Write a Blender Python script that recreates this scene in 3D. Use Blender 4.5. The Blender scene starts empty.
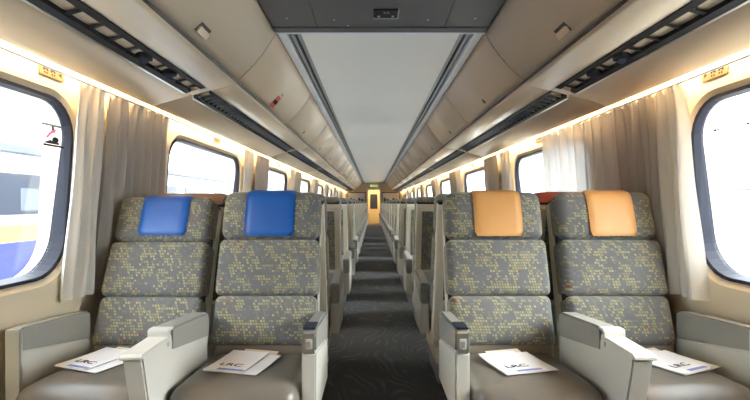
import bpy, bmesh, math, random
from mathutils import Vector, Matrix
random.seed(7)
R = math.radians
scene = bpy.context.scene
col = scene.collection

ORD = ['zeroth', 'first', 'second', 'third', 'fourth', 'fifth', 'sixth', 'seventh', 'eighth', 'ninth', 'tenth', 'eleventh', 'twelfth', 'thirteenth', 'fourteenth', 'fifteenth', 'sixteenth', 'seventeenth', 'eighteenth', 'nineteenth']
# ---------------------------------------------------------------- camera
F_PX = 460.0
CAMX, EYE = -0.043, 1.12
cam_d = bpy.data.cameras.new('camera')
cam = bpy.data.objects.new('camera', cam_d); col.objects.link(cam)
cam.location = (CAMX, 0, EYE); cam.rotation_euler = (R(90), 0, 0)
cam_d.sensor_width = 36.0; cam_d.lens = 36.0 * F_PX / 750.0
cam_d.shift_x = 2 / 750.0; cam_d.shift_y = 3 / 750.0
cam_d.clip_start = 0.02; cam_d.clip_end = 300
scene.camera = cam

# ---------------------------------------------------------------- world
w = bpy.data.worlds.new('world'); scene.world = w; w.use_nodes = True
bg = w.node_tree.nodes['Background']
bg.inputs[0].default_value = (0.90, 0.95, 1.0, 1); bg.inputs[1].default_value = 5.0
sun_d = bpy.data.lights.new('sun', 'SUN'); sun_d.energy = 6.0; sun_d.angle = R(35); sun_d.color = (1.0, 0.97, 0.92)
sun = bpy.data.objects.new('sun', sun_d); col.objects.link(sun)
sun.rotation_euler = Vector((-1.0, 0.12, -0.62)).to_track_quat('-Z', 'Y').to_euler()
vs = scene.view_settings
vs.view_transform = 'Standard'; vs.look = 'None'; vs.gamma = 1.0; vs.exposure = 1.1
vs.use_curve_mapping = False
COVE = 38.0

# ---------------------------------------------------------------- materials
def new_mat(name):
    m = bpy.data.materials.new(name); m.use_nodes = True
    nt = m.node_tree; return m, nt, nt.nodes['Principled BSDF']
def N(nt, t, **kw):
    n = nt.nodes.new(t)
    for k, v in kw.items(): setattr(n, k, v)
    return n
def math_n(nt, op, a, b=None):
    n = N(nt, 'ShaderNodeMath', operation=op)
    for i, v in enumerate((a, b)):
        if v is None: continue
        if isinstance(v, (int, float)): n.inputs[i].default_value = v
        else: nt.links.new(v, n.inputs[i])
    return n.outputs[0]
def mix_col(nt, fac, a, b):
    n = N(nt, 'ShaderNodeMix', data_type='RGBA')
    for s, v in ((n.inputs[0], fac), (n.inputs[6], a), (n.inputs[7], b)):
        if isinstance(v, (int, float)): s.default_value = v
        elif isinstance(v, tuple): s.default_value = (*v, 1) if len(v) == 3 else v
        else: nt.links.new(v, s)
    return n.outputs[2]
def plain(name, c, rough=0.5, var=0.06, scale=6.0, metal=0.0, bump=0.0, bscale=200.0, spec=0.5):
    m, nt, p = new_mat(name)
    tc = N(nt, 'ShaderNodeTexCoord'); nz = N(nt, 'ShaderNodeTexNoise')
    nz.inputs['Scale'].default_value = scale; nz.inputs['Detail'].default_value = 4
    nt.links.new(tc.outputs['Object'], nz.inputs['Vector'])
    lo = tuple(v * (1 - var) for v in c); hi = tuple(min(1, v * (1 + var)) for v in c)
    nt.links.new(mix_col(nt, nz.outputs[0], lo, hi), p.inputs['Base Color'])
    p.inputs['Roughness'].default_value = rough; p.inputs['Metallic'].default_value = metal
    p.inputs['Specular IOR Level'].default_value = spec
    if bump:
        nb = N(nt, 'ShaderNodeTexNoise'); nb.inputs['Scale'].default_value = bscale
        nt.links.new(tc.outputs['Object'], nb.inputs['Vector'])
        b = N(nt, 'ShaderNodeBump'); b.inputs['Strength'].default_value = bump; b.inputs['Distance'].default_value = 0.002
        nt.links.new(nb.outputs[0], b.inputs['Height']); nt.links.new(b.outputs[0], p.inputs['Normal'])
    return m
def emit(name, c, s):
    m, nt, p = new_mat(name)
    p.inputs['Base Color'].default_value = (*c, 1)
    p.inputs['Emission Color'].default_value = (*c, 1); p.inputs['Emission Strength'].default_value = s
    return m
def fabric_mat():
    m, nt, p = new_mat('seat_fabric')
    tc = N(nt, 'ShaderNodeTexCoord'); oi = N(nt, 'ShaderNodeObjectInfo')
    sx = N(nt, 'ShaderNodeSeparateXYZ'); nt.links.new(tc.outputs['Object'], sx.inputs[0])
    c = 0.0125
    off = math_n(nt, 'MULTIPLY', oi.outputs['Random'], 7.0)
    u = math_n(nt, 'DIVIDE', math_n(nt, 'ADD', math_n(nt, 'ADD', sx.outputs[0], sx.outputs[1]), off), c)
    v = math_n(nt, 'DIVIDE', sx.outputs[2], c)
    fu, fv = math_n(nt, 'FLOOR', u), math_n(nt, 'FLOOR', v)
    cv = N(nt, 'ShaderNodeCombineXYZ'); nt.links.new(fu, cv.inputs[0]); nt.links.new(fv, cv.inputs[1])
    wn = N(nt, 'ShaderNodeTexWhiteNoise', noise_dimensions='2D'); nt.links.new(cv.outputs[0], wn.inputs['Vector'])
    ln = N(nt, 'ShaderNodeTexNoise', noise_dimensions='2D'); ln.inputs['Scale'].default_value = 0.20; ln.inputs['Detail'].default_value = 1
    nt.links.new(cv.outputs[0], ln.inputs['Vector'])
    thr = N(nt, 'ShaderNodeMapRange'); nt.links.new(ln.outputs[0], thr.inputs[0])
    thr.inputs[1].default_value = 0.34; thr.inputs[2].default_value = 0.64; thr.inputs[3].default_value = 1.0; thr.inputs[4].default_value = 0.18
    on = math_n(nt, 'GREATER_THAN', wn.outputs[0], thr.outputs[0])
    def band(x):
        f = math_n(nt, 'FRACT', x)
        return math_n(nt, 'MULTIPLY', math_n(nt, 'GREATER_THAN', f, 0.12), math_n(nt, 'LESS_THAN', f, 0.86))
    sq = math_n(nt, 'MULTIPLY', band(u), band(v))
    dot = math_n(nt, 'MULTIPLY', on, sq)
    ln2 = N(nt, 'ShaderNodeTexNoise', noise_dimensions='2D'); ln2.inputs['Scale'].default_value = 0.09
    mp = N(nt, 'ShaderNodeVectorMath', operation='ADD'); mp.inputs[1].default_value = (31, 17, 0)
    nt.links.new(cv.outputs[0], mp.inputs[0]); nt.links.new(mp.outputs[0], ln2.inputs['Vector'])
    wn2 = N(nt, 'ShaderNodeTexWhiteNoise', noise_dimensions='2D'); nt.links.new(mp.outputs[0], wn2.inputs['Vector'])
    base = mix_col(nt, ln2.outputs[0], (0.122, 0.126, 0.134), (0.175, 0.176, 0.176))
    dk = math_n(nt, 'MULTIPLY', math_n(nt, 'GREATER_THAN', wn2.outputs[0], 0.80), sq)
    base = mix_col(nt, math_n(nt, 'MULTIPLY', dk, 0.5), base, (0.22, 0.22, 0.20))
    dc = mix_col(nt, wn2.outputs[0], (0.24, 0.235, 0.135), (0.38, 0.365, 0.19))
    red = math_n(nt, 'GREATER_THAN', wn2.outputs[0], 0.992)
    dc = mix_col(nt, red, dc, (0.30, 0.08, 0.05))
    nt.links.new(mix_col(nt, dot, base, dc), p.inputs['Base Color'])
    p.inputs['Roughness'].default_value = 0.9; p.inputs['Sheen Weight'].default_value = 0.25
    p.inputs['Specular IOR Level'].default_value = 0.2
    return m
def carpet_mat():
    m, nt, p = new_mat('carpet')
    tc = N(nt, 'ShaderNodeTexCoord')
    mp = N(nt, 'ShaderNodeMapping'); mp.inputs['Scale'].default_value = (1.6, 0.9, 1)
    nt.links.new(tc.outputs['Object'], mp.inputs[0])
    nz = N(nt, 'ShaderNodeTexNoise', noise_dimensions='2D'); nz.inputs['Scale'].default_value = 2.1; nz.inputs['Detail'].default_value = 0.4
    nt.links.new(mp.outputs[0], nz.inputs['Vector'])
    f = math_n(nt, 'ABSOLUTE', math_n(nt, 'SUBTRACT', math_n(nt, 'FRACT', math_n(nt, 'MULTIPLY', nz.outputs[0], 9.0)), 0.5))
    line = N(nt, 'ShaderNodeMapRange'); nt.links.new(f, line.inputs[0])
    line.inputs[1].default_value = 0.03; line.inputs[2].default_value = 0.20; line.inputs[3].default_value = 0.75; line.inputs[4].default_value = 0.0
    fn = N(nt, 'ShaderNodeTexNoise'); fn.inputs['Scale'].default_value = 260; nt.links.new(tc.outputs['Object'], fn.inputs['Vector'])
    base = mix_col(nt, fn.outputs[0], (0.060, 0.061, 0.064), (0.14, 0.141, 0.142))
    mk = N(nt, 'ShaderNodeTexNoise'); mk.inputs['Scale'].default_value = 5.5; mk.inputs['Detail'].default_value = 1; nt.links.new(tc.outputs['Object'], mk.inputs['Vector'])
    mr = N(nt, 'ShaderNodeMapRange'); nt.links.new(mk.outputs[0], mr.inputs[0]); mr.inputs[1].default_value = .42; mr.inputs[2].default_value = .60
    nt.links.new(mix_col(nt, math_n(nt, 'MULTIPLY', line.outputs[0], mr.outputs[0]), base, (0.19, 0.19, 0.185)), p.inputs['Base Color'])
    p.inputs['Roughness'].default_value = 0.95; p.inputs['Specular IOR Level'].default_value = 0.15
    b = N(nt, 'ShaderNodeBump'); b.inputs['Strength'].default_value = 0.5; b.inputs['Distance'].default_value = 0.004
    nt.links.new(fn.outputs[0], b.inputs['Height']); nt.links.new(b.outputs[0], p.inputs['Normal'])
    return m
def cloth_mat(name, c, trans, clear=0.0):
    m, nt, p = new_mat(name)
    out = nt.nodes['Material Output']
    tc = N(nt, 'ShaderNodeTexCoord'); nz = N(nt, 'ShaderNodeTexNoise'); nz.inputs['Scale'].default_value = 14
    mp = N(nt, 'ShaderNodeMapping'); mp.inputs['Scale'].default_value = (1, 1, 0.1)
    nt.links.new(tc.outputs['Object'], mp.inputs[0]); nt.links.new(mp.outputs[0], nz.inputs['Vector'])
    cc = mix_col(nt, nz.outputs[0], tuple(v * 0.88 for v in c), tuple(min(1, v * 1.1) for v in c))
    nt.links.new(cc, p.inputs['Base Color']); p.inputs['Roughness'].default_value = 0.85; p.inputs['Specular IOR Level'].default_value = 0.1
    tr = N(nt, 'ShaderNodeBsdfTranslucent'); nt.links.new(cc, tr.inputs[0])
    mx = N(nt, 'ShaderNodeMixShader'); mx.inputs[0].default_value = trans
    nt.links.new(p.outputs[0], mx.inputs[1]); nt.links.new(tr.outputs[0], mx.inputs[2])
    last = mx
    if clear:
        tp = N(nt, 'ShaderNodeBsdfTransparent'); m2 = N(nt, 'ShaderNodeMixShader'); m2.inputs[0].default_value = clear
        nt.links.new(mx.outputs[0], m2.inputs[1]); nt.links.new(tp.outputs[0], m2.inputs[2]); last = m2
    nt.links.new(last.outputs[0], out.inputs[0])
    return m
def glass_mat():
    m, nt, p = new_mat('window_glass')
    out = nt.nodes['Material Output']
    tp = N(nt, 'ShaderNodeBsdfTransparent'); tp.inputs[0].default_value = (0.93, 0.96, 0.97, 1)
    gl = N(nt, 'ShaderNodeBsdfGlossy'); gl.inputs['Roughness'].default_value = 0.02
    mx = N(nt, 'ShaderNodeMixShader'); mx.inputs[0].default_value = 0.06
    nt.links.new(tp.outputs[0], mx.inputs[1]); nt.links.new(gl.outputs[0], mx.inputs[2]); nt.links.new(mx.outputs[0], out.inputs[0])
    return m
M = {}
M['fabric'] = fabric_mat(); M['carpet'] = carpet_mat(); M['glass'] = glass_mat()
M['cream'] = plain('cream_plastic', (0.76, 0.70, 0.56), 0.42, 0.03)
M['wall'] = plain('wall_laminate', (0.76, 0.66, 0.49), 0.5, 0.03)
M['bin'] = plain('bin_laminate', (0.62, 0.51, 0.37), 0.40, 0.025, 2.0)
M['binedge'] = plain('bin_edge_strip', (0.05, 0.045, 0.04), 0.5)
M['ceil'] = plain('ceiling_panel', (0.84, 0.83, 0.79), 0.30, 0.02, 1.5)
M['rail'] = plain('rail_white', (0.82, 0.84, 0.88), 0.35, 0.03)
M['railgrey'] = plain('rail_grey', (0.30, 0.32, 0.34), 0.35, 0.03)
M['black'] = plain('black_plastic', (0.012, 0.012, 0.013), 0.65, 0.1, spec=0.25)
M['darkpanel'] = plain('dark_ceiling_panel', (0.085, 0.085, 0.088), 0.45, 0.08, 3.0)
M['silver'] = plain('brushed_metal', (0.62, 0.62, 0.60), 0.3, 0.05, 20, 0.9)
M['shell'] = plain('seat_shell', (0.74, 0.69, 0.57), 0.38, 0.03)
M['armlow'] = plain('armrest_shell', (0.54, 0.535, 0.49), 0.40, 0.03)
M['armpad'] = plain('armrest_pad', (0.27, 0.265, 0.24), 0.5, 0.04, 8, bump=0.2)
M['leather'] = plain('taupe_leather', (0.145, 0.127, 0.105), 0.34, 0.08, 5, bump=0.35, bscale=160)
M['band'] = plain('brown_band', (0.20, 0.165, 0.125), 0.6, 0.08, 5)
M['blue'] = plain('blue_leather', (0.008, 0.10, 0.40), 0.42, 0.10, 8, bump=0.3, bscale=90)
M['orange'] = plain('orange_leather', (0.66, 0.345, 0.115), 0.45, 0.08, 8, bump=0.3, bscale=90)
M['red'] = plain('red_cloth', (0.50, 0.08, 0.05), 0.7, 0.1)
M['rust'] = plain('rust_cloth', (0.36, 0.20, 0.12), 0.7, 0.1)
M['gasket'] = plain('rubber_gasket', (0.018, 0.021, 0.038), 0.5, 0.08, spec=0.3)
M['curt_l'] = cloth_mat('curtain_cream', (0.72, 0.69, 0.63), 0.12)
M['curt_g'] = cloth_mat('curtain_grey', (0.43, 0.40, 0.365), 0.10)
M['sheer'] = cloth_mat('curtain_sheer', (0.66, 0.64, 0.61), 0.12, 0.02)
M['paper'] = plain('paper', (0.80, 0.79, 0.80), 0.7, 0.03)
M['paper2'] = plain('paper_tan', (0.66, 0.58, 0.48), 0.7, 0.05)
M['ink'] = plain('ink', (0.02, 0.02, 0.025), 0.9, spec=0.05)
M['inkblue'] = plain('ink_blue', (0.20, 0.24, 0.50), 0.6)
M['pink'] = plain('pink_print', (0.85, 0.12, 0.40), 0.5)
M['green'] = plain('green_print', (0.18, 0.48, 0.20), 0.5)
M['redp'] = plain('red_print', (0.68, 0.06, 0.05), 0.5)
M['plate'] = plain('number_plate', (0.22, 0.165, 0.10), 0.9, spec=0.05)
M['cove'] = emit('cove_tube', (1.0, 0.74, 0.42), COVE)
M['lamp'] = emit('vestibule_lamp', (1.0, 0.84, 0.55), 22.0)
M['exit'] = emit('exit_sign', (0.55, 0.65, 0.30), 0.3)
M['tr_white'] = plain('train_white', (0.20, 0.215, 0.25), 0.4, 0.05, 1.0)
M['tr_blue'] = plain('train_blue', (0.020, 0.028, 0.17), 0.35, 0.05, 1.0)
M['tr_yellow'] = plain('train_yellow', (0.42, 0.27, 0.06), 0.4, 0.05, 1.0)
M['tr_dark'] = plain('train_window', (0.02, 0.025, 0.04), 0.3, 0.2, 1.0)
M['tr_grey'] = plain('train_grey', (0.07, 0.08, 0.11), 0.5, 0.1, 1.0)
M['ground'] = plain('snowy_ballast', (0.80, 0.81, 0.83), 0.9, 0.15, 3.0)
M['concrete'] = plain('pale_concrete', (0.74, 0.75, 0.76), 0.8, 0.08, 2.0)
M['endwall'] = plain('bulkhead_laminate', (0.55, 0.47, 0.34), 0.5, 0.05)
M['frame'] = plain('picture_frame', (0.06, 0.05, 0.05), 0.5)
M['door_tan'] = plain('vestibule_tan', (0.52, 0.40, 0.22), 0.5, 0.08)

# ---------------------------------------------------------------- mesh helpers
class MB:
    def __init__(s): s.v = []; s.f = []; s.sm = []
    def add(s, vs_, fs, smooth=False):
        b = len(s.v); s.v += [tuple(q) for q in vs_]
        s.f += [tuple(i + b for i in f) for f in fs]; s.sm += [smooth] * len(fs); return s
    def box(s, x0, x1, y0, y1, z0, z1):
        v = [(x, y, z) for x in (x0, x1) for y in (y0, y1) for z in (z0, z1)]
        return s.add(v, [(0,1,3,2),(4,6,7,5),(0,4,5,1),(2,3,7,6),(0,2,6,4),(1,5,7,3)])
    def prism(s, prof, a0, a1, axis='x', smooth=False):
        # closed profile of 2-tuples extruded along an axis (x: (y,z), y: (x,z), z: (x,y))
        n = len(prof)
        def P(p, a): return {'x': (a, p[0], p[1]), 'y': (p[0], a, p[1]), 'z': (p[0], p[1], a)}[axis]
        v = [P(p, a0) for p in prof] + [P(p, a1) for p in prof]
        b = len(s.v); s.v += v
        for i in range(n):
            j = (i + 1) % n; s.f.append((b+i, b+j, b+n+j, b+n+i)); s.sm.append(smooth)
        s.f.append(tuple(b+i for i in range(n))[::-1]); s.sm.append(False)
        s.f.append(tuple(b+n+i for i in range(n))); s.sm.append(False)
        return s
    def soft(s, c, h, r, bulge=(0,0,0,0), k=3, n=4, mat=None):
        # rounded box; bulge = (-y face, +y face, +z face, +-x faces)
        def lines(hh):
            rr = min(r, hh * 0.98); e = [-hh + rr * (1 - math.cos(i / k * math.pi / 2)) for i in range(k)]
            mid = [(-hh + rr) + (2 * hh - 2 * rr) * i / n for i in range(n + 1)]
            return e + mid + [-q for q in reversed(e)], rr
        L = [lines(q) for q in h]
        ax = [q[0] for q in L]; rs = min(q[1] for q in L)
        idx = {}; vv = []; ff = []
        nn = [len(a) for a in ax]
        def vid(i, j, l):
            key = (i, j, l)
            if key not in idx:
                p = Vector((ax[0][i], ax[1][j], ax[2][l]))
                q = Vector([max(-h[m] + rs, min(h[m] - rs, p[m])) for m in range(3)])
                d = p - q
                if d.length > 1e-9: d = d.normalized() * rs
                t = q + d
                u = [t[m] / h[m] for m in range(3)]
                w_ = lambda a, b: max(0, 1 - u[a] ** 2) * max(0, 1 - u[b] ** 2)
                if u[1] < 0: t.y -= bulge[0] * w_(0, 2) * min(1, -u[1])
                else: t.y += bulge[1] * w_(0, 2) * min(1, u[1])
                if u[2] > 0: t.z += bulge[2] * w_(0, 1) * u[2]
                t.x += bulge[3] * w_(1, 2) * u[0]
                t += Vector(c)
                if mat is not None: t = mat @ t
                idx[key] = len(vv); vv.append(tuple(t))
            return idx[key]
        for a in range(3):
            b_, c_ = (a + 1) % 3, (a + 2) % 3
            for side in (0, nn[a] - 1):
                for i in range(nn[b_] - 1):
                    for j in range(nn[c_] - 1):
                        q = []
                        for di, dj in ((0,0),(1,0),(1,1),(0,1)):
                            t = [0,0,0]; t[a] = side; t[b_] = i + di; t[c_] = j + dj; q.append(vid(*t))
                        ff.append(tuple(q) if side else tuple(reversed(q)))
        return s.add(vv, ff, True)
    def tube(s, pts, r, seg=8, smooth=True):
        rings = []
        for i, p in enumerate(pts):
            p = Vector(p); d = (Vector(pts[min(i+1, len(pts)-1)]) - Vector(pts[max(i-1, 0)])).normalized()
            a = d.cross(Vector((0.13, 0.31, 1))); a.normalize(); b = d.cross(a)
            rings.append([p + r * (math.cos(t) * a + math.sin(t) * b) for t in [2*math.pi*k/seg for k in range(seg)]])
        v = [q for rg in rings for q in rg]; f = []
        for i in range(len(rings) - 1):
            for k in range(seg): f.append((i*seg+k, i*seg+(k+1)%seg, (i+1)*seg+(k+1)%seg, (i+1)*seg+k))
        f.append(tuple(range(seg))[::-1]); f.append(tuple((len(rings)-1)*seg+k for k in range(seg)))
        return s.add(v, f, smooth)
    def disc(s, c, r, n_axis, depth, seg=16):
        c = Vector(c); n_ = Vector(n_axis).normalized()
        return s.tube([c, c + n_ * depth], r, seg, False)
    def xf(s, m): s.v = [tuple(m @ Vector(p)) for p in s.v]; return s
    def mesh(s, name):
        me = bpy.data.meshes.new(name); me.from_pydata(s.v, [], s.f)
        me.polygons.foreach_set('use_smooth', s.sm)
        bm = bmesh.new(); bm.from_mesh(me); bmesh.ops.recalc_face_normals(bm, faces=bm.faces); bm.to_mesh(me); bm.free()
        me.update(); return me
    def build(s, name, m, parent=None, bevel=0):
        me = s.mesh(name)
        if bevel:
            bm = bmesh.new(); bm.from_mesh(me)
            es = [e for e in bm.edges if len(e.link_faces) == 2 and e.calc_face_angle(0) > 0.5]
            bmesh.ops.bevel(bm, geom=es, offset=bevel, segments=2, affect='EDGES', clamp_overlap=True)
            for f in bm.faces: f.smooth = False
            bm.to_mesh(me); bm.free()
        o = bpy.data.objects.new(name, me); me.materials.append(M[m]); col.objects.link(o)
        if parent is not None: o.parent = parent
        return o
def tag(o, label=None, cat=None, group=None, kind=None):
    for k, v in (('label', label), ('category', cat), ('group', group), ('kind', kind)):
        if v: o[k] = v
    return o
def empty(name, loc=(0,0,0), rz=0):
    o = bpy.data.objects.new(name, None); o.empty_display_size = 0.1
    o.location = loc; o.rotation_euler = (0, 0, rz); col.objects.link(o); return o
def copy_tree(o, parent=None):
    c = o.copy(); col.objects.link(c); c.parent = parent
    for ch in list(o.children): copy_tree(ch, c)
    return c
def text_mesh(name, s, size, m, parent, mat4):
    cu = bpy.data.curves.new(name, 'FONT'); cu.body = s; cu.size = size; cu.align_x = 'CENTER'; cu.align_y = 'CENTER'; cu.extrude = 0.0003
    t = bpy.data.objects.new(name, cu); col.objects.link(t)
    me = bpy.data.meshes.new_from_object(t.evaluated_get(bpy.context.evaluated_depsgraph_get()))
    bpy.data.objects.remove(t)
    me.transform(mat4); me.materials.clear(); me.materials.append(M[m])
    o = bpy.data.objects.new(name, me); col.objects.link(o); o.parent = parent; return o

# ---------------------------------------------------------------- coach cross-section
YB, YE = -1.4, 23.2                      # rear and far bulkheads
ZC = 2.116                               # ceiling
def wallx(z): return 1.405 + (1.74 - z) * 0.055
EDGE = (1.335, 1.683)                    # outer lip of the soffit
BIN = (0.836, 1.82)                      # lower edge of the bin doors
CEI = (0.604, 2.116)

# floor
tag(MB().box(-1.62, 1.62, YB, YE + 2.2, -0.08, 0.0).build('floor', 'carpet'), 'dark grey carpet with pale swirling lines along the aisle', kind='structure')
# roof above everything
tag(MB().box(-1.7, 1.7, YB - 0.1, YE + 2.3, 2.30, 2.36).box(-1.7, -1.52, YB - .1, YE + 2.3, 1.80, 2.30).box(1.52, 1.7, YB - .1, YE + 2.3, 1.80, 2.30).build('trim_1', 'wall'), 'outer roof skin above the luggage bins', kind='structure')

# windows and walls
W_PITCH, W_FAR0, W_LEN = 2.65, 2.12, 1.64
WINS = [(W_FAR0 + W_PITCH * k - W_LEN, W_FAR0 + W_PITCH * k) for k in range(0, 8)]
WZ0, WZ1, WR = 0.798, 1.572, 0.17
def rrect(y0, y1, z0, z1, r, seg=7):
    pts = []
    for cy, cz, a0 in ((y1 - r, z1 - r, 0), (y0 + r, z1 - r, 90), (y0 + r, z0 + r, 180), (y1 - r, z0 + r, 270)):
        for i in range(seg + 1):
            a = R(a0 + 90 * i / seg); pts.append((cy + r * math.cos(a), cz + r * math.sin(a)))
    return pts
def side_wall(sgn, name):
    mb = MB(); ztop = 1.83
    def P(y, z, out=0.0): return (sgn * (wallx(z) + out), y, z)
    bounds = [YB]
    for k in range(len(WINS) - 1): bounds.append((WINS[k][1] + WINS[k + 1][0]) / 2)
    bounds.append(YE)
    for k, (y0, y1) in enumerate(WINS):
        b0, b1 = bounds[k], bounds[k + 1]
        inner = rrect(y0 - .035, y1 + .035, WZ0 - .035, WZ1 + .035, WR + .03)
        n = len(inner); cy, cz = (y0 + y1) / 2, (WZ0 + WZ1) / 2
        outer = []
        for i, (y, z) in enumerate(inner):
            q = i // (n // 4); j = i % (n // 4); t = j / (n // 4 - 1)
            Y1, Y0, Z1, Z0 = b1, b0, ztop, 0.0
            corners = {0: (Y1, Z1), 1: (Y0, Z1), 2: (Y0, Z0), 3: (Y1, Z0)}
            if q in (0, 2):
                p0 = (corners[q][0], z); p1 = (y, corners[q][1])
            else:
                p0 = (y, corners[q][1]); p1 = (corners[q][0], z)
            if t < 0.5:
                s_ = t / 0.5; c_ = corners[q]; outer.append((p0[0] + (c_[0] - p0[0]) * s_, p0[1] + (c_[1] - p0[1]) * s_)) if False else outer.append((p0[0], p0[1]) if j == 0 else (c_ if t > 0.42 else (p0[0] + (c_[0] - p0[0]) * s_, p0[1] + (c_[1] - p0[1]) * s_)))
            else:
                s_ = (t - 0.5) / 0.5; c_ = corners[q]
                outer.append(c_ if t < 0.58 else (c_[0] + (p1[0] - c_[0]) * s_, c_[1] + (p1[1] - c_[1]) * s_))
        glass = rrect(y0, y1, WZ0, WZ1, WR)
        lo = len(mb.v)
        v = [P(*p) for p in outer] + [P(*p) for p in inner] + [P(p[0], p[1], 0.022) for p in rrect(y0 - .009, y1 + .009, WZ0 - .009, WZ1 + .009, WR + .01)] + [P(p[0], p[1], 0.15) for p in rrect(y0 - .009, y1 + .009, WZ0 - .009, WZ1 + .009, WR + .01)]
        f = []
        for ring in range(3):
            for i in range(n):
                j = (i + 1) % n; a = ring * n
                f.append((a + i, a + j, a + n + j, a + n + i))
        mb.add(v, f)
    o = mb.build(name, 'wall')
    return tag(o, 'tan laminate side wall panel with rounded window openings', kind='structure')
side_wall(-1, 'wall_left'); side_wall(1, 'wall_right')
for p_, nm in ((YB, 'wall_rear'),):
    tag(MB().box(-1.65, 1.65, p_ - 0.05, p_, 0, 2.3).build(nm, 'endwall'), 'plain tan end wall of the coach', kind='structure')

wn = 0
for sgn in (-1, 1):
    for k, (y0, y1) in enumerate(WINS):
        wn += 1
        root = empty('window_%d' % wn, (sgn * wallx(WZ0), (y0 + y1) / 2, WZ0))
        side = 'left' if sgn < 0 else 'right'
        tag(root, 'rounded coach window with black rubber gasket', kind='structure')
        ox, oy, oz = root.location
        def P(y, z, out): return (sgn * (wallx(z) + out * (.95 - .58 * (z - WZ0) / (WZ1 - WZ0))) - ox, y - oy, z - oz)
        a = rrect(y0 - .010, y1 + .010, WZ0 - .010, WZ1 + .010, WR + .01); n = len(a)
        b = rrect(y0 + .012, y1 - .012, WZ0 + .012, WZ1 - .012, WR - .008)
        rings = [[P(*p, 0.012) for p in a], [P(p[0], p[1], 0.018) for p in rrect(y0 + .004, y1 - .004, WZ0 + .004, WZ1 - .004, WR)], [P(*p, 0.075) for p in b], [P(*p, 0.095) for p in b], [P(*p, 0.095) for p in a]]
        v = [q for r_ in rings for q in r_]; f = []
        for r_ in range(5):
            for i in range(n):
                j = (i + 1) % n; f.append((r_*n+i, r_*n+j, ((r_+1)%5)*n+j, ((r_+1)%5)*n+i))
        MB().add(v, f, False).build('gasket', 'gasket', root)
        gl = [P(*p, 0.082) for p in b] + [P(*p, 0.088) for p in b]
        fs = [tuple(range(n)), tuple(range(2*n-1, n-1, -1))] + [(i, (i+1)%n, n+(i+1)%n, n+i) for i in range(n)]
        MB().add(gl, fs).build('pane', 'glass', root)

# ---------------------------------------------------------------- ceiling
tag(MB().box(-1.0, 1.0, YB, YE, ZC + 0.03, ZC + 0.07).build('ceiling', 'black'), 'dark backing above the ceiling panels and rails', kind='structure')
ceil_root = empty('trim_2', (0, 2.7, ZC)); tag(ceil_root, 'pale grey ceiling panels down the centre of the coach', kind='structure')
yy = 2.645; pan = None; PL = 2.05
while yy < YE - 0.1:
    y1 = min(yy + PL, YE)
    MB().box(-0.468, 0.468, yy - 2.7 + 0.003, y1 - 2.7 - 0.003, 0.0, 0.025).build('ceiling_panel', 'ceil', ceil_root); yy = y1
nm = 3
for sgn in (-1, 1):
    def bxs(x0, x1, z0, z1, name, m, label):
        global nm
        o = MB().box(min(sgn*x0, sgn*x1), max(sgn*x0, sgn*x1), 2.645, YE, z0, z1).build('trim_%d' % nm, m, None, 0.002); nm += 1
        tag(o, label, kind='structure')
    bxs(0.552, 0.604, ZC - 0.006, ZC + 0.03, 'r', 'rail', 'white metal ceiling rail beside the luggage bins')
    bxs(0.512, 0.536, ZC + 0.006, ZC + 0.03, 'r', 'railgrey', 'grey metal ceiling rail inside the dark groove')
    bxs(0.468, 0.492, ZC - 0.002, ZC + 0.03, 'r', 'railgrey', 'grey edge strip of the ceiling panels')
# dark near ceiling panel
DY = -.06
dp = empty('trim_%d' % nm, (0, 2.7 + DY, ZC)); nm += 1
tag(dp, 'dark grey metal ceiling section with screws near the coach end', kind='structure')
def flat(x0, x1, y0, y1, z0, z1, name, m, par): return MB().box(x0, x1, y0 - 2.7, y1 - 2.7, z0 - ZC, z1 - ZC).build(name, m, par, 0.0015)
flat(-0.60, -0.355, YB, 2.62, 2.10, 2.13, 'panel', 'darkpanel', dp)
flat(-0.352, 0.352, YB, 2.62, 2.10, 2.13, 'panel', 'darkpanel', dp)
flat(0.355, 0.60, YB, 2.62, 2.10, 2.13, 'panel', 'darkpanel', dp)
flat(-0.60, 0.60, 2.623, 2.69, 2.094, 2.13, 'edge_strip', 'darkpanel', dp)
flat(-0.60, 0.60, 2.692, 2.704, 2.090, 2.13, 'edge_lip', 'rail', dp)
for sx, sy in ((-.5, 2.5), (-.5, 2.1), (.5, 2.5), (-.25, 2.52), (-.18, 2.60), (.25, 2.52)):
    MB().disc((sx, sy - 2.7, 2.1015 - ZC), 0.006, (0, 0, -1), 0.003, 10).build('screw', 'silver', dp)
sp = empty('ceiling_socket', (0.022, 2.43 + DY, 2.10)); tag(sp, 'small black sensor plate on the dark ceiling section', 'sensor')
MB().box(-.062, .062, -.05, .05, -.008, 0).build('plate', 'black', sp, 0.003)
MB().box(.062, .069, -.06, .05, -.010, 0).box(-.062, .069, .05, .058, -.010, 0).build('bezel', 'railgrey', sp)
for x, y, r in ((-.035, .022, .008), (.038, .022, .007), (-.005, -.025, .006), (.012, -.025, .006)):
    MB().disc((x, y, -.008), r, (0, 0, -1), .004, 10).build('indicator', 'silver', sp)

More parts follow.
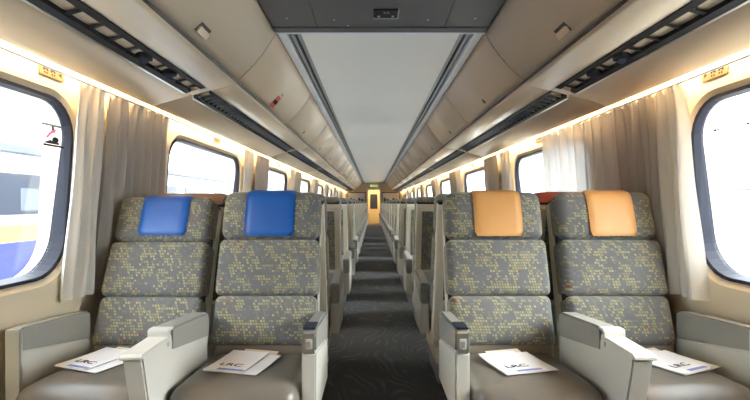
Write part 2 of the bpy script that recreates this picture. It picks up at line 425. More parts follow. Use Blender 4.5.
# ---------------------------------------------------------------- overhead bins
def arc_prof(p0, p1, sag, n=8):
    out = []; dx, dz = p1[0] - p0[0], p1[1] - p0[1]; L = math.hypot(dx, dz); nx, nz = dz / L, -dx / L
    for i in range(n + 1):
        t = i / n; b = sag * 4 * t * (1 - t); out.append((p0[0] + dx * t + nx * b, p0[1] + dz * t + nz * b))
    return out
def shell_strip(mb, prof, y0, y1, th, sgn):
    n = len(prof); inn = []; 
    for i, p in enumerate(prof):
        a = prof[max(0, i-1)]; b = prof[min(n-1, i+1)]; dx, dz = b[0]-a[0], b[1]-a[1]; L = math.hypot(dx, dz)
        inn.append((p[0] + th * -dz / L * 1, p[1] + th * dx / L))
    loop = prof + inn[::-1]
    mb.prism([(sgn * p[0], p[1]) for p in loop], y0, y1, 'y', True); return mb
def on_soffit(x, d=0.0):   # height of the soffit at distance x from the centre
    t = (x - BIN[0]) / (EDGE[0] - BIN[0]); return BIN[1] + (EDGE[1] - BIN[1]) * t + d
VI, VO = 0.997, 1.102
B0, BP = 2.69, 3.0
bays = [(YB, B0)] + [(B0 + BP * k, min(B0 + BP * (k + 1), YE)) for k in range(0, 7)]
for sgn in (-1, 1):
    over = 'blue' if sgn < 0 else 'orange'
    for bi, (y0, y1) in enumerate(bays):
        g = 0.014
        root = empty('overhead_bin', (sgn * 1.0, (y0 + y1) / 2, 1.75))
        if bi == 0: lab = 'tan overhead luggage bin with recessed handle above the %s headrest covers' % over
        elif bi == 1: lab = 'tan overhead luggage bin, first past the dark ceiling section, on the %s headrest side' % over
        else: lab = 'tan overhead luggage bin, %s past the dark ceiling section, on the %s headrest side' % (ORD[bi], over)
        tag(root, lab, 'luggage bin', 'overhead bins on the %s headrest side' % over)
        ox, oy, oz = root.location
        T = Matrix.Translation((-ox, -oy, -oz))
        doors = [(y0, y1)] if bi == 0 else [(y0, (y0 + y1) / 2), ((y0 + y1) / 2, y1)]
        d0 = Vector((BIN[0] + .004, BIN[1] + .012)); d1 = Vector((CEI[0] + .004, CEI[1]))
        ang = math.atan2(d1.y - d0.y, d0.x - d1.x)
        for di, (a, b) in enumerate(doors):
            mb = MB(); shell_strip(mb, arc_prof(tuple(d0), tuple(d1), -0.018), a + g * .5, b - g * .5, -0.02, sgn); mb.xf(T)
            door = mb.build('bin_door', 'bin', root)
            # handle or latch near the lower edge
            ym = 2.02 if bi == 0 else (a + b) / 2
            t = 0.20; px = d0.x + (d1.x - d0.x) * t; pz = d0.y + (d1.y - d0.y) * t
            nrm = Vector((-(d1.y - d0.y), 0, -(d0.x - d1.x))).normalized()   # into the aisle, downwards (right side)
            tl = Vector((d1.x - d0.x, 0, d1.y - d0.y)).normalized()
            def frame(p, lift):
                n_ = Vector((sgn * nrm.x, 0, nrm.z)); t_ = Vector((sgn * tl.x, 0, tl.z)); y_ = Vector((0, 1, 0))
                m = Matrix((y_, t_, n_)).transposed().to_4x4(); m.translation = Vector((sgn * p[0], p[1], p[2])) + n_ * lift - Vector((ox, oy, oz)); return m
            if bi == 0:
                fm = frame((px, ym, pz), 0.0125)
                h = MB().box(-.055, .055, -.030, .030, -.004, .001).xf(fm).build('handle_recess', 'binedge', door)
                h2 = MB().prism([(-.030, .001), (-.004, .001), (.002, .008), (-.030, .010)], -.052, .052, 'x').xf(fm).build('handle_grip', 'bin', door)
            elif not (sgn < 0 and bi == 1 and di == 0):
                fm = frame((px, ym, pz), 0.011)
                MB().disc((0, 0, -.002), .021, (0, 0, 1), .005, 14).xf(fm).build('latch', 'binedge', door)
            if sgn < 0 and bi == 1 and di == 0:
                st = empty('safety_sticker', (0, 0, 0)); tag(st, 'red and green safety sticker on the bin above the blue headrests', 'sticker')
                fm = frame((px, 3.47, pz + .0), 0.0165); st.matrix_world = Matrix.Translation((ox, oy, oz)) @ fm
                MB().box(-.05, .05, -.05, -.012, -.001, .001).build('label_field', 'redp', st)
                MB().box(-.05, .05, -.012, .018, -.001, .001).build('label_field', 'ink', st)
                MB().box(-.05, .05, .018, .055, -.001, .001).build('label_field', 'redp', st)
                MB().prism([(-.02, .07), (.05, .065), (.06, .105), (.01, .12), (.00, .10), (-.02, .098)], -.001, .001, 'z').build('label_field', 'green', st)
        # dark seam lines at both ends of the bay
        for ya, yb in ((y0, y0 + g * .6), (y1 - g * .6, y1)):
            sm = MB(); shell_strip(sm, [(p[0] + .002, p[1] + .004) for p in arc_prof(tuple(d0), tuple(d1), -0.018)], ya, yb, -0.012, sgn)
            shell_strip(sm, [(BIN[0] + .01, BIN[1] + .002), (EDGE[0] - .01, on_soffit(EDGE[0] - .01) + .006)], ya, yb, 0.006, sgn)
            sm.xf(T).build('seam_strip', 'binedge', root)
        # black lower edge strip
        MB().prism([(sgn * (BIN[0] - .003), BIN[1] + .012), (sgn * (BIN[0] + .015), BIN[1] + .020), (sgn * (BIN[0] + .015), BIN[1] + .002), (sgn * (BIN[0] + .002), BIN[1] + .001)], y0, y1, 'y').xf(T).build('edge_strip', 'binedge', root)
        # soffit in two strips either side of the vent, curved lip near the door
        inner = [(BIN[0] + .004, BIN[1] - .002), (BIN[0] + .02, BIN[1] - .014), (BIN[0] + .06, on_soffit(BIN[0] + .06) - .006), (VI - .006, on_soffit(VI))]
        shell_strip(MB(), inner, y0 + g / 2, y1 - g / 2, 0.02, sgn).xf(T).build('soffit_panel', 'bin', root)
        outer = [(VO + .008, on_soffit(VO)), (EDGE[0] - .03, on_soffit(EDGE[0] - .03)), (EDGE[0] - .006, on_soffit(EDGE[0] - .006)), (EDGE[0], EDGE[1] + .010)]
        shell_strip(MB(), outer, y0 + g / 2, y1 - g / 2, 0.016, sgn).xf(T).build('soffit_panel', 'bin', root)
        # seam bridge across the vent at each bay's end
        e = MB().prism([(sgn * VI, on_soffit(VI)), (sgn * VO, on_soffit(VO)), (sgn * VO, on_soffit(VO) + .02), (sgn * VI, on_soffit(VI) + .02)], y1 - .075, y1 - g / 2, 'y').xf(T).build('seam_bridge', 'bin', root)
        # body closing the back of the bin
        MB().prism([(sgn * .66, 2.11), (sgn * 1.5, 2.11), (sgn * 1.5, 1.90), (sgn * .88, 1.90)], y0, y1, 'y').xf(T).build('bin_body', 'bin', root)
        # ------------- air vent
        va, vb = y0 + .03, y1 - .085
        
        TV = T
        def sf(xa, xb, ya, yb, za, zb): # strip following the soffit slope
            return MB().prism([(sgn * xa, on_soffit(xa) + za), (sgn * xb, on_soffit(xb) + za), (sgn * xb, on_soffit(xb) + zb), (sgn * xa, on_soffit(xa) + zb)], ya, yb, 'y').xf(TV)
        fr = sf(VI - .006, VI + (.022 if bi == 0 else .014), va, vb, -.006, .05); fr2 = sf(VO - (.026 if bi == 0 else .018), VO + .002, va, vb, -.006, .05)
        fr.add(fr2.v, fr2.f); vr = fr.build('air_vent', 'black', root); vr['label'] = 'black slatted air vent set into the bin underside'
        sf(VO + .002, VO + .010, va, vb, -.008, .02).build('chrome_strip', 'silver', vr)
        sf(VI + .01, VO - .01, va, vb, .012 if bi == 0 else .052, .06).build('backing', 'bin' if bi == 0 else 'black', vr)
        pitch = 0.125 if bi == 0 else 0.075
        ys = []; q = va + .03
        while q < vb - .02: ys.append(q); q += pitch
        def slat(q):
            xa, xb = VI + .012, VO - .014
            za, zb = on_soffit(xa), on_soffit(xb); wd = .022 if bi == 0 else .008; hh = .011 if bi == 0 else .03
            v = [(sgn*xa, q, za), (sgn*xa, q + wd, za), (sgn*xb, q + wd, zb), (sgn*xb, q, zb), (sgn*xa, q + .02, za + hh), (sgn*xa, q + .02 + wd, za + hh), (sgn*xb, q + .02 + wd, zb + hh), (sgn*xb, q + .02, zb + hh)]
            return v, [(0,1,2,3), (4,7,6,5), (0,4,5,1), (1,5,6,2), (2,6,7,3), (3,7,4,0)]
        if bi <= 1:
            for q in ys:
                if q < 0.3: continue
                v, f = slat(q); MB().add(v, f).xf(TV).build('slat', 'black' if bi == 0 else 'railgrey', vr)
        else:
            mb = MB()
            for q in ys: v, f = slat(q); mb.add(v, f)
            o = mb.xf(TV).build('slats', 'railgrey', vr); o['kind'] = 'stuff'
        if bi == 0:
            for q in (2.02, 2.27):
                c = (sgn * 1.0495, q, on_soffit(1.0495) + .012)
                MB().disc(c, .036, (0, 0, -1), .022, 16).xf(TV).build('air_nozzle', 'black', vr)
                MB().disc((c[0], c[1], c[2] - .022), .018, (sgn * -.3, -.5, -1), .012, 12).xf(TV).build('nozzle_core', 'gasket', vr)
# side infill over the cove, closes the gap from soffit lip to wall
for sgn, nme in ((-1, 'left'), (1, 'right')):
    tag(MB().prism([(sgn * 1.31, 1.775), (sgn * 1.55, 1.775), (sgn * 1.55, 1.92), (sgn * 1.31, 1.92)], YB, YE, 'y').build('trim_%d' % nm, 'wall'), 'cove housing over the window lights', kind='structure'); nm += 1
    over = 'blue' if sgn < 0 else 'orange'
    for bi, (y0, y1) in enumerate(bays):
        r = empty('cove_light', (sgn * 1.328, (y0 + y1) / 2, 1.752))
        tag(r, 'warm fluorescent tube in the cove beside the %s luggage bin, %s headrest side' % (ORD[bi + 1], over), 'light', 'cove lights on the %s headrest side' % over)
        L = (y1 - y0) / 2 - .06
        MB().tube([(0, -L, 0), (0, L, 0)], .010, 8).build('tube', 'cove', r)
        MB().box(-.012, .012, -L - .02, -L, -.012, .015).build('tube_holder', 'rail', r); MB().box(-.012, .012, L, L + .02, -.012, .015).build('tube_holder', 'rail', r)
    # thin curtain rail
    tag(MB().tube([(sgn * 1.352, YB + .02, 1.668), (sgn * 1.352, YE - .02, 1.668)], .006, 8).build('curtain_rail', 'silver'), 'thin curtain rail under the cove on the %s headrest side' % over, 'curtain rail')
    # number plates over the windows
    for k, (y0, y1) in enumerate(WINS):
        yc = y1 - .17 if k == 0 else y1 - .75
        zc = 1.674; r = empty('number_plate', (sgn * (wallx(zc) - .001), yc, zc))
        near = k == 0
        tag(r, ('small tan number plate above the big window beside the %s headrests' % over) if near else ('small tan number plate above the %s window past the %s headrest seats' % (ORD[k], over)), 'number plate', 'number plates on the %s headrest side' % over)
        r.rotation_euler = (0, math.atan(.055) * sgn, 0)
        MB().box(min(0, -sgn*.004), max(0, -sgn*.004), -.075, .075, -.024, .024).build('plate', 'plate', r, 0.001)
        if k < 2:
            dirn = 1
            for gx in (-.052, -.008):
                for dx, z0, z1 in ((0, -.002, .012), (.010, .002, .014), (.020, -.002, .014), (.004, -.012, -.006), (.018, -.012, -.006)):
                    MB().box(min(-sgn*.0042, -sgn*.0052), max(-sgn*.0042, -sgn*.0052), gx + dx, gx + dx + .008, z0 * 1.25, z1 * 1.25).build('printed_mark', 'ink', r)
            MB().prism([(.058, .010), (.040, 0), (.058, -.010)], -sgn*.0042, -sgn*.0052, 'x').build('printed_arrow', 'ink', r)

# ---------------------------------------------------------------- curtains
def curtain(sgn, ya, yb, m, label, group=None, za=0.68, zb=1.664, freq=13.0, amp=.024, spread=.10, lean=0.0, seed=0, inset=.050, edge=None):
    rnd = random.Random(seed); ph = [rnd.uniform(0, 6.28) for _ in range(4)]
    nu = max(16, int((yb - ya) * 75)); nv = 16
    root_y = (ya + yb) / 2; ox = sgn * (wallx(za) - inset)
    v = []; f = []
    for j in range(nv + 1):
        tz = j / nv; z = za + (zb - za) * tz
        for i in range(nu + 1):
            u = i / nu; s_ = 1 + spread * (1 - tz)
            y = root_y + (u - .5) * (yb - ya) * s_ + lean * (1 - tz)
            L = (yb - ya) * u
            wv = math.sin(L * 2 * math.pi * freq + ph[0] + .5 * math.sin(L * 9 + ph[1])) + .35 * math.sin(L * 2 * math.pi * freq * .47 + ph[2] + tz)
            a = amp * (.55 + .45 * (1 - tz))
            x = sgn * (wallx(z) - inset * (.72 + .28 * tz) + a * .6 * wv + .004 * math.sin(z * 9 + L * 30))
            v.append((x - ox, y - root_y, z - za))
    for j in range(nv):
        for i in range(nu):
            a = j * (nu + 1) + i; f.append((a, a + 1, a + nu + 2, a + nu + 1))
    root = empty('curtain', (ox, root_y, za)); tag(root, label, 'curtain', group)
    MB().add(v, f, True).build('curtain_cloth', m, root)
    # header tape and hooks
    hb = MB(); top = [v[nv * (nu + 1) + i] for i in range(nu + 1)]
    vv = [(p[0] - sgn * .003, p[1], p[2] - .0) for p in top] + [(p[0] - sgn * .003, p[1], p[2] - .022) for p in top]
    hb.add(vv, [(i, i + 1, nu + 2 + i, nu + 1 + i) for i in range(nu)], True)
    hb.build('header_tape', m, root)
    if edge:
        pts = [Vector(v[j * (nu + 1) + nu]) + Vector((0, .002, 0)) for j in range(nv + 1)]
        MB().tube(pts, .005, 6).build('edge_cord', edge, root)
    return root
curtain(-1, 2.085, 2.27, 'curt_l', 'cream curtain gathered at the edge of the window showing the parked train', seed=1, freq=16, lean=-.025, spread=.1, amp=.048)
curtain(-1, 2.305, 2.98, 'curt_g', 'wide beige grey curtain hanging behind the reclined seat with blue headrest', seed=2, freq=11, lean=-.02, spread=.05, amp=.048)
curtain(1, 2.09, 2.30, 'curt_l', 'cream curtain gathered at the edge of the big bright window', seed=3, freq=16, lean=-.025, spread=.1, amp=.048)
curtain(1, 2.31, 2.66, 'curt_g', 'dark grey gathered curtain between cream curtain and sheer curtain', seed=4, freq=14, lean=-.03, spread=.05, amp=.048)
curtain(1, 2.66, 3.85, 'sheer', 'sheer white curtain drawn across window behind the orange headrest', seed=5, freq=8, amp=.045, spread=.0, edge='railgrey', za=.80)
for sgn in (-1, 1):
    over = 'blue' if sgn < 0 else 'orange'
    for k in range(1, len(WINS) - 1):
        a, b = WINS[k][1], WINS[k + 1][0]
        curtain(sgn, a - .02, a + .30, 'curt_l', 'cream curtain at far edge of the %s window past the %s headrest seats' % (ORD[k], over), 'cream curtains, %s headrest side' % over, seed=10 + k, freq=14, spread=.0)
        curtain(sgn, b - .55, b + .02, 'curt_g', 'grey curtain at near edge of the %s window past the %s headrest seats' % (ORD[k + 1], over), 'grey curtains, %s headrest side' % over, seed=30 + k, freq=12, spread=.0)

# ---------------------------------------------------------------- seats
HW = 0.243
def make_seat(arm, recline, cover, ashtray, back_detail, window=False):
    """Faces -Y, origin on the floor below the joint of cushion and back. arm = +1/-1 side of the armrest."""
    root = empty('train_seat')
    RB = Matrix.Translation((0, 0.0, .42)) @ Matrix.Rotation(R(-recline), 4, 'X') @ Matrix.Translation((0, 0, -.42))
    # seat cushion
    TS = Matrix.Translation((0, 0, .40)) @ Matrix.Rotation(R(-3), 4, 'X') @ Matrix.Translation((0, 0, -.40))
    MB().soft((0, -.215, .345), (HW - .004, .255, .080), .062, (.01, 0, .014, 0), 4, 5, TS).build('seat_cushion', 'leather', root)
    MB().prism([(-.42, .13), (-.36, .28), (.05, .28), (.12, .13)], -HW + .03, HW - .03, 'x').build('seat_base', 'shell', root, .008)
    MB().box(-.20, .20, -.36, .08, 0, .13).build('pedestal', 'railgrey', root, .006)
    # back
    MB().soft((0, .055, .455), (HW - .006, .045, .050), .03, (.004, 0, 0, 0), 3, 3, RB).build('lumbar_band', 'band', root)
    MB().soft((0, .062, .574), (HW, .068, .1175), .032, (.012, 0, .0, 0), 4, 4, RB).build('back_cushion', 'fabric', root)
    MB().soft((0, .058, .8285), (HW + .004, .070, .1375), .032, (.014, 0, .0, 0), 4, 4, RB).build('back_cushion', 'fabric', root)
    hz, hh = 1.0915, .1250
    hy, hd = .060, .075
    hr = MB().soft((0, hy, hz), (HW + .002, hd, hh), .050, (.010, 0, .004, 0), 4, 5, RB).build('headrest', 'fabric', root)
    if cover:
        cm, cw, cx, cl = cover
        # strip hugging the front and the top of the headrest
        r = .050; off = .005; prof = []
        zb_ = hz + hh - cl
        for i in range(9):
            prof.append((-hd, zb_ + (hz + hh - r - zb_) * i / 8))
        for i in range(1, 9):
            a = R(90 * i / 8); prof.append((-hd + r - r * math.cos(a), hz + hh - r + r * math.sin(a)))
        for i in range(1, 5): prof.append((-hd + r + (2 * hd - 2 * r) * i / 4, hz + hh))
        for i in range(1, 7):
            a = R(90 * i / 6); prof.append((hd - r + r * math.sin(a), hz + hh - r + r * math.cos(a)))
        for i in range(1, 4): prof.append((hd, hz + hh - r - .05 * i / 3))
        nu = 12; v = []; f = []
        for lay in (off, off + .007):
            for i, (py, pz) in enumerate(prof):
                a = prof[max(0, i - 1)]; b = prof[min(len(prof) - 1, i + 1)]; d = Vector((b[0] - a[0], b[1] - a[1])).normalized(); nn_ = (-d.y, d.x)
                for k in range(nu + 1):
                    u = k / nu * 2 - 1
                    corner = 1.0
                    if pz - zb_ < .03 and py < -hd + .01: corner = 1 - (1 - (pz - zb_) / .03) ** 2 * .10
                    x = cx + u * cw / 2 * corner
                    uu = x / (HW + .002); vz = max(-1, min(1, (pz - hz) / hh))
                    bul = .010 * max(0, 1 - uu * uu) * max(0, 1 - vz * vz) if py < -hd + .02 else 0
                    thin = off if abs(u) > .95 or i == 0 else lay
                    v.append(RB @ Vector((x, hy + py + nn_[0] * thin - bul, pz + nn_[1] * thin)))
        P_ = len(prof); st = P_ * (nu + 1)
        for lay in (0, 1):
            for i in range(P_ - 1):
                for k in range(nu):
                    a = lay * st + i * (nu + 1) + k; f.append((a, a + 1, a + nu + 2, a + nu + 1))
        for i in range(P_ - 1):
            for k in (0, nu):
                a = i * (nu + 1) + k; f.append((a, a + nu + 1, a + nu + 1 + st, a + st))
        for k in range(nu):
            f.append((k, k + 1, k + 1 + st, k + st)); b0 = (P_ - 1) * (nu + 1) + k; f.append((b0, b0 + 1, b0 + 1 + st, b0 + st))
        c = MB().add(v, f, True).build('headrest_cover', cm, hr)
        cl_ = {'blue': 'blue leather headrest cover', 'orange': 'orange leather headrest cover', 'red': 'red cloth headrest cover', 'rust': 'rust cloth headrest cover'}[cm]
        c['label'] = cl_
    # shell: side profile wedge, wider than cushions, hollow look from behind via inset panel
    MB().box(-HW + .003, HW - .003, .050, .085, .42, 1.16).xf(RB).build('back_core', 'gasket', root)
    prof = [(.082, .36), (.082, 1.165), (.095, 1.19), (.150, 1.19), (.165, 1.165), (.215, .36), (.20, .30), (.08, .30)]
    MB().prism(prof, -HW + .004, HW - .004, 'x').xf(RB).build('back_shell', 'shell', root, .008)
    if back_detail:
        MB().prism([(.158, 1.13), (.1745, 1.13), (.204, .62), (.188, .62)], -HW + .05, HW - .05, 'x').xf(RB).build('back_panel', 'fabric', root, .003)
        MB().prism([(.19, .60), (.218, .60), (.223, .40), (.20, .40)], -HW + .05, HW - .05, 'x').xf(RB).build('back_pocket', 'armlow', root, .004)
    MB().box(-HW + .008, HW - .008, .070, .150, 1.1885, 1.197).xf(RB).build('top_trim', 'black', root)
    # armrest
    s = arm; x0, x1 = s * (HW + .003), s * (HW + .058)
    xa, xb = min(x0, x1), max(x0, x1)
    body = [(.04, .30), (.04, .485), (-.38, .560), (-.395, .555), (-.395, .36), (-.30, .30)]
    ar = MB().prism(body, xa, xb, 'x').build('armrest', 'armlow', root, .006)
    MB().prism([(.04, .485), (.04, .612), (-.02, .622), (-.375, .648), (-.395, .640), (-.395, .555), (-.38, .560)], xa, xb, 'x').build('arm_pad', 'armpad', ar, .008)
    if ashtray: MB().box(xa + .004, xb - .004, -.390, -.30, .643, .651).xf(Matrix.Identity(4)).build('arm_cap', 'gasket', ar, .002)
    if window:
        MB().box(xa - .001, xb + .001, -.398, -.380, .34, .645).build('end_trim', 'silver', ar, .003)
    if ashtray:
        p = MB().box(xa + .005, xb - .005, -.400, -.394, .555, .632).build('end_plate', 'silver', ar, .002)
        MB().box(xa + .014, xb - .014, -.404, -.399, .572, .612).build('latch_plate', 'armlow', ar, .002)
        MB().box(xa + .021, xb - .021, -.407, -.403, .580, .603).build('latch_slot', 'armpad', ar, .001)
    return root
def make_console():
    root = empty('center_armrest')
    body = [(.0, .20), (.0, .55), (-.36, .60), (-.395, .615), (-.58, .612), (-.60, .600), (-.55, .40), (-.47, .12), (-.30, .12), (-.25, .2)]
    b = MB().prism(body, -.034, .034, 'x').build('console_body', 'armlow', root, .006)
    MB().prism([(-.39, .604), (-.61, .602), (-.615, .610), (-.605, .621), (-.39, .626)], -.039, .039, 'x').build('tray_lid', 'armlow', root, .003)
    MB().prism([(.01, .50), (.01, .610), (-.02, .622), (-.35, .650), (-.385, .646), (-.385, .560), (-.345, .553)], -.038, .038, 'x').build('pad', 'armpad', root, .008)
    MB().prism([(-.375, .652), (-.41, .652), (-.418, .644), (-.418, .588), (-.408, .588), (-.406, .64), (-.375, .644)], -.040, .040, 'x').build('pad_end_cap', 'armlow', root, .002)
    return root
Y1 = 2.12
XA, XW, XC = 0.557, 1.116, 0.8365
front = []
def place(root, x, y, rz, label, group=None):
    root.location = (x, y, 0); root.rotation_euler = (0, 0, rz); tag(root, label, 'seat', group)
place(make_seat(+1, 17, ('blue', .245, .0, .240), True, False), -XA, Y1, 0, 'patterned grey and yellow aisle seat with blue headrest cover, facing the end wall')
place(make_seat(-1, 22, ('blue', .24, .012, .225), False, False, True), -XW - .004, Y1, 0, 'patterned reclined window seat with blue headrest cover beside the beige curtain')
place(make_seat(-1, 17, ('orange', .24, .012, .240), True, False), XA + .01, Y1, 0, 'patterned grey and yellow aisle seat with orange headrest cover')
place(make_seat(+1, 17, ('orange', .23, .012, .240), False, False, True), XW + .016, Y1, 0, 'patterned window seat with orange headrest cover beside the cream curtain')
con = make_console(); con.location = (-.8385, Y1, 0); tag(con, 'cream center armrest with grey pad between the seats with blue headrests', 'armrest')
con2 = copy_tree(con); con2.location = (.852, Y1, 0); tag(con2, 'cream center armrest with grey pad between the seats with orange headrests', 'armrest')

# back-to-back row, then the rows beyond, all facing the far end
Y2 = 2.93
row_y = [Y2] + [Y2 + 1.24 + 1.09 * k for k in range(0, 17)]
protoP = make_seat(+1, 17, None, False, True)       # arm on local +x
protoN = make_seat(-1, 17, None, False, True)
usedP = usedN = False
for ri, y in enumerate(row_y):
    if y > YE - 1.0: break
    for sgn in (-1, 1):
        over = 'blue' if sgn < 0 else 'orange'
        for kind_, x in (('aisle', XA), ('window', XW)):
            # facing +Y: local +x is world -x
            world_arm = -sgn if kind_ == 'aisle' else sgn
            local = -world_arm
            if ri == 0:
                cov = ('red' if sgn > 0 else 'rust', .44, 0, .10) if kind_ == 'window' else None
                o = make_seat(local, 19 if sgn < 0 and kind_ == 'window' else 17, cov, False, True)
                place(o, sgn * x, y + (.05 if sgn < 0 and kind_ == 'window' else 0), math.pi, '%s seat back to back with the %s headrest %s seat, turned away' % (kind_, over, kind_))
                continue
            if local > 0:
                o = copy_tree(protoP) if usedP else protoP; usedP = True
            else:
                o = copy_tree(protoN) if usedN else protoN; usedN = True
            place(o, sgn * x, y, math.pi, 'cream backed %s seat in the %s row behind the %s headrest seats' % (kind_, ORD[ri + 1], over), '%s seats in the far rows, %s headrest side' % (kind_, over))
        c = copy_tree(con); c.location = (sgn * XC, y, 0); c.rotation_euler = (0, 0, math.pi)
        tag(c, 'cream center armrest in the %s row behind the %s headrest seats' % (ORD[ri + 1], over), 'armrest', 'center armrests of far rows, %s headrest side' % over)

# ---------------------------------------------------------------- leaflets
def leaflet(x, y, z, rz, two, label, txt=True):
    root = empty('leaflet', (x, y, z), rz); tag(root, label, 'leaflet', 'leaflets on the front seats')
    root.rotation_euler = (R(-3), 0, rz)
    def sheet(x0, x1, y0, y1, z0, bend, m, name):
        nu = 8; v = []; f = []
        for lay in (0, .0015):
            for j in range(nu + 1):
                for i in range(2):
                    t = j / nu; v.append(((x0, x1)[i], y0 + (y1 - y0) * t, z0 + lay + bend * t * t))
        S = 2 * (nu + 1)
        for lay in (0, 1):
            for j in range(nu): a = lay * S + 2 * j; f.append((a, a + 1, a + 3, a + 2))
        for j in range(nu):
            for i in (0, 1): a = 2 * j + i; f.append((a, a + 2, a + 2 + S, a + S))
        for j in (0, nu): a = 2 * j; f.append((a, a + 1, a + 1 + S, a + S))
        return MB().add(v, f).build(name, m, root)
    sheet(-.115, .115, -.13, .10, 0, .012, 'paper', 'sheet')
    s2 = sheet(-.115, .055, -.127, .11, .004, .014, 'paper' if two else 'paper', 'sheet')
    sheet(-.07, .09, .0, .135, .003, .016, 'paper2', 'sheet')
    if txt:
        text_mesh('printed_title', 'LRC', .045, 'ink', root, Matrix.Translation((-.03, -.058, .0085)) @ Matrix.Diagonal((1.25, 1, 1, 1)))
        MB().box(-.06, .05, -.119, -.100, .0062, .0068).build('printed_band', 'inkblue', root)
    return root
leaflet(-XA - .02, Y1 - .20, .451, R(-13), True, 'folded leaflets lying on aisle seat with the blue headrest')
leaflet(-XW - .07, Y1 - .17, .451, R(-20), False, 'folded leaflets lying on the reclined window seat by the beige curtain')
leaflet(XA - .005, Y1 - .20, .451, R(14), True, 'leaflets lying on the aisle seat with the orange headrest')
leaflet(XW + .09, Y1 - .19, .451, R(24), False, 'leaflets lying on window seat with orange headrest')

# ---------------------------------------------------------------- window stickers
def sticker(sgn, y, z, label, fig):
    xs = sgn * (wallx(z) + .080 * (.95 - .58 * (z - WZ0) / (WZ1 - WZ0))); r = empty('window_sticker', (xs, y, z)); tag(r, label, 'sticker')
    r.rotation_euler = (0, math.atan(.055) * sgn, 0); r.scale = (1, 1.05, .64)
    d0, d1 = sorted((0, -sgn * .0015))
    def b(y0, y1, z0, z1, m, n_): MB().box(d0, d1, y0, y1, z0, z1).build(n_, m, r)
    if fig:
        b(-.062, .062, .062, .074, 'ink', 'printed_bar'); b(-.055, .055, .066, .070, 'paper', 'printed_bar_core'); b(-.062, .062, -.080, -.066, 'ink', 'printed_bar'); b(-.008, .006, .035, .062, 'ink', 'printed_stem')
        MB().disc((d0, .012, -.030), .020, (1, 0, 0), .0015, 14).build('printed_wheel', 'ink', r)
        MB().prism([(-.040, -.030), (-.010, .010), (.010, .020), (.020, .045), (-.002, .040), (-.030, .005), (-.045, -.020)], d0, d1, 'x').build('printed_hand', 'pink', r)
        MB().prism([(-.055, -.055), (-.02, -.035), (.01, -.050), (.035, -.045), (.03, -.062), (-.05, -.062)], d0, d1, 'x').build('printed_handle', 'ink', r)
    else:
        b(-.090, .090, -.004, .002, 'ink', 'printed_bar'); b(-.090, -.080, -.010, .006, 'ink', 'printed_tick'); b(.080, .090, -.010, .006, 'ink', 'printed_tick')
        for dy, dz in ((-.02, -.05), (.015, -.045), (.02, -.065), (-.03, -.075)): b(dy, dy + .012, dz, dz + .008, 'tr_grey', 'printed_dot')
sticker(-1, 2.04, 1.42, 'black and pink emergency sticker on the window showing the parked train', True)
sticker(1, 2.10 - .17, 1.44, 'faint printed sticker line on the big bright window', False)

# ---------------------------------------------------------------- far bulkhead
bw = MB()
for a, b in ((-1.6, -.33), (.33, 1.6)): bw.box(a, b, YE, YE + .06, 0, 2.3)
bw.box(-.33, .33, YE, YE + .06, 1.78, 2.3)
tag(bw.build('wall_far', 'endwall'), 'tan bulkhead at far end of the aisle around the doorway', kind='structure')
df = empty('door_1', (0, YE, 0)); tag(df, 'open doorway with pale frame at the far end of the aisle', kind='structure')
MB().box(-.37, -.30, -.03, .08, 0, 1.84).build('door_frame', 'cream', df); MB().box(.30, .37, -.03, .08, 0, 1.84).build('door_frame', 'cream', df); MB().box(-.37, .37, -.03, .08, 1.78, 1.86).build('door_frame', 'cream', df)
ex = empty('exit_sign', (0, YE - .06, 1.97)); tag(ex, 'small lit green sign above the far doorway', 'sign')
MB().box(-.22, .22, -.02, .06, -.08, .09).build('housing', 'frame', ex); MB().box(-.20, .20, -.026, -.018, -.06, .07).build('lit_face', 'exit', ex)
for sx in (-1, 1):
    r = empty('framed_print', (sx * .86, YE - .02, 1.39)); tag(r, 'framed grey print on the far bulkhead beside the doorway, %s headrest side' % ('blue' if sx < 0 else 'orange'), 'picture')
    MB().box(-.46, .46, -.03, .02, -.27, .27).build('frame', 'frame', r, .004); MB().box(-.42, .42, -.036, -.028, -.23, .23).build('mat_board', 'paper', r)
    for k in range(5):
        MB().box(-.36 + k * .145, -.25 + k * .145, -.040, -.034, -.20, -.02 - .05 * (k % 3)).build('printed_shape', 'tr_grey', r)
# vestibule beyond the doorway
vb_ = MB().box(-1.0, -.55, YE + .06, YE + 2.0, 0, 2.3).box(.55, 1.0, YE + .06, YE + 2.0, 0, 2.3).box(-.55, .55, YE + 1.95, YE + 2.05, 0, 2.3)
tag(vb_.build('wall_vestibule', 'door_tan'), 'tan vestibule walls seen through the far doorway', kind='structure')
vl = empty('vestibule_lamp', (0, YE + .9, 2.2)); tag(vl, 'lit ceiling lamp inside the vestibule beyond the doorway', 'lamp')
MB().box(-.25, .25, -.4, .4, -.03, .02).build('diffuser', 'lamp', vl); MB().box(-.28, .28, -.43, .43, .02, .06).build('lamp_frame', 'rail', vl)
vd = empty('end_door', (0, YE + 1.93, 0)); tag(vd, 'dark end door with small window beyond the vestibule', 'door')
MB().box(-.35, .35, -.03, 0, 0, 1.95).build('door_leaf', 'door_tan', vd); MB().box(-.2, .2, -.04, -.03, .8, 1.6).build('door_window', 'tr_dark', vd); MB().box(.24, .27, -.07, -.03, .9, 1.1).build('door_handle', 'silver', vd)

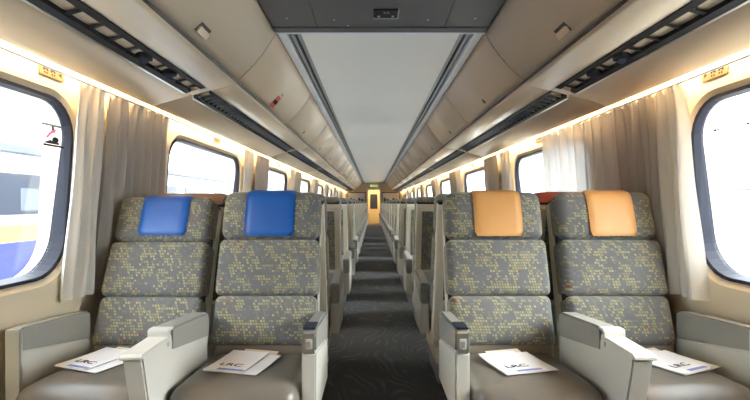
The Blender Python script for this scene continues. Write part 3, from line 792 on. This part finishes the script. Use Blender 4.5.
# ---------------------------------------------------------------- outside
tag(MB().box(-60, 60, -30, 90, -1.3, -1.25).build('ground', 'ground'), 'pale snowy ground outside the windows', kind='structure')
def parked_train(x, y0, y1):
    r = empty('parked_train', (x, (y0 + y1) / 2, -1.25)); tag(r, 'blue and white passenger train with yellow stripe parked outside the window', 'train')
    L = (y1 - y0) / 2
    prof = [(0, .9), (0, 3.05), (-.12, 3.45), (-.5, 3.72), (-1.4, 3.85), (-2.3, 3.72), (-2.7, 3.4), (-2.8, 3.05), (-2.8, .9)]
    MB().prism(prof, -L, L, 'y').build('car_body', 'tr_white', r)
    MB().box(-2.79, .012, -L, L, .75, 1.72).build('blue_skirt', 'tr_blue', r)
    MB().box(-2.79, .014, -L, L, 1.72, 2.00).build('yellow_stripe', 'tr_yellow', r)
    MB().box(-.02, .010, -L, L, 3.22, 3.34).build('roof_rail', 'tr_grey', r)
    MB().box(-2.4, -.4, -L, L, .35, .8).build('underframe', 'tr_grey', r)
    y = 6.5 - (y0 + y1) / 2 - 2.7 * 3
    while y < L - 2.5:
        wd = MB().box(-.02, .018, y, y + 2.04, 2.18, 2.86).build('window', 'tr_dark', r, .006)
        MB().box(.016, .022, y + .18, y + .55, 2.24, 2.62).build('seat_shape', 'tr_grey', wd); MB().box(.016, .022, y + 1.25, y + 1.72, 2.24, 2.62).build('seat_shape', 'tr_grey', wd)
        y += 2.7
    for yd in (-L + 12, L - 9):
        d = MB().box(-.02, .024, yd, yd + 1.0, .95, 3.1).build('door', 'tr_grey', r); MB().box(.022, .03, yd + .25, yd + .75, 2.1, 2.9).build('door_window', 'tr_dark', d)
    y = -L + 3
    while y < L - 2:
        MB().box(-2.5, -.3, y, y + 1.0, .0, .9).build('wheel_truck', 'tr_grey', r); y += 8
parked_train(-6.0, -3.0, 40.0)
pw = empty('platform_wall', (16, 10, -1.25)); tag(pw, 'pale low concrete wall beyond the bright window', 'wall')
for k in range(14): MB().box(0, .25, -30 + k * 4 + .01, -26 + k * 4 - .01, 0, 2.9).build('wall_panel', 'concrete', pw)
MB().box(-.05, .3, -30, 26, 2.9, 3.0).build('coping', 'tr_grey', pw)
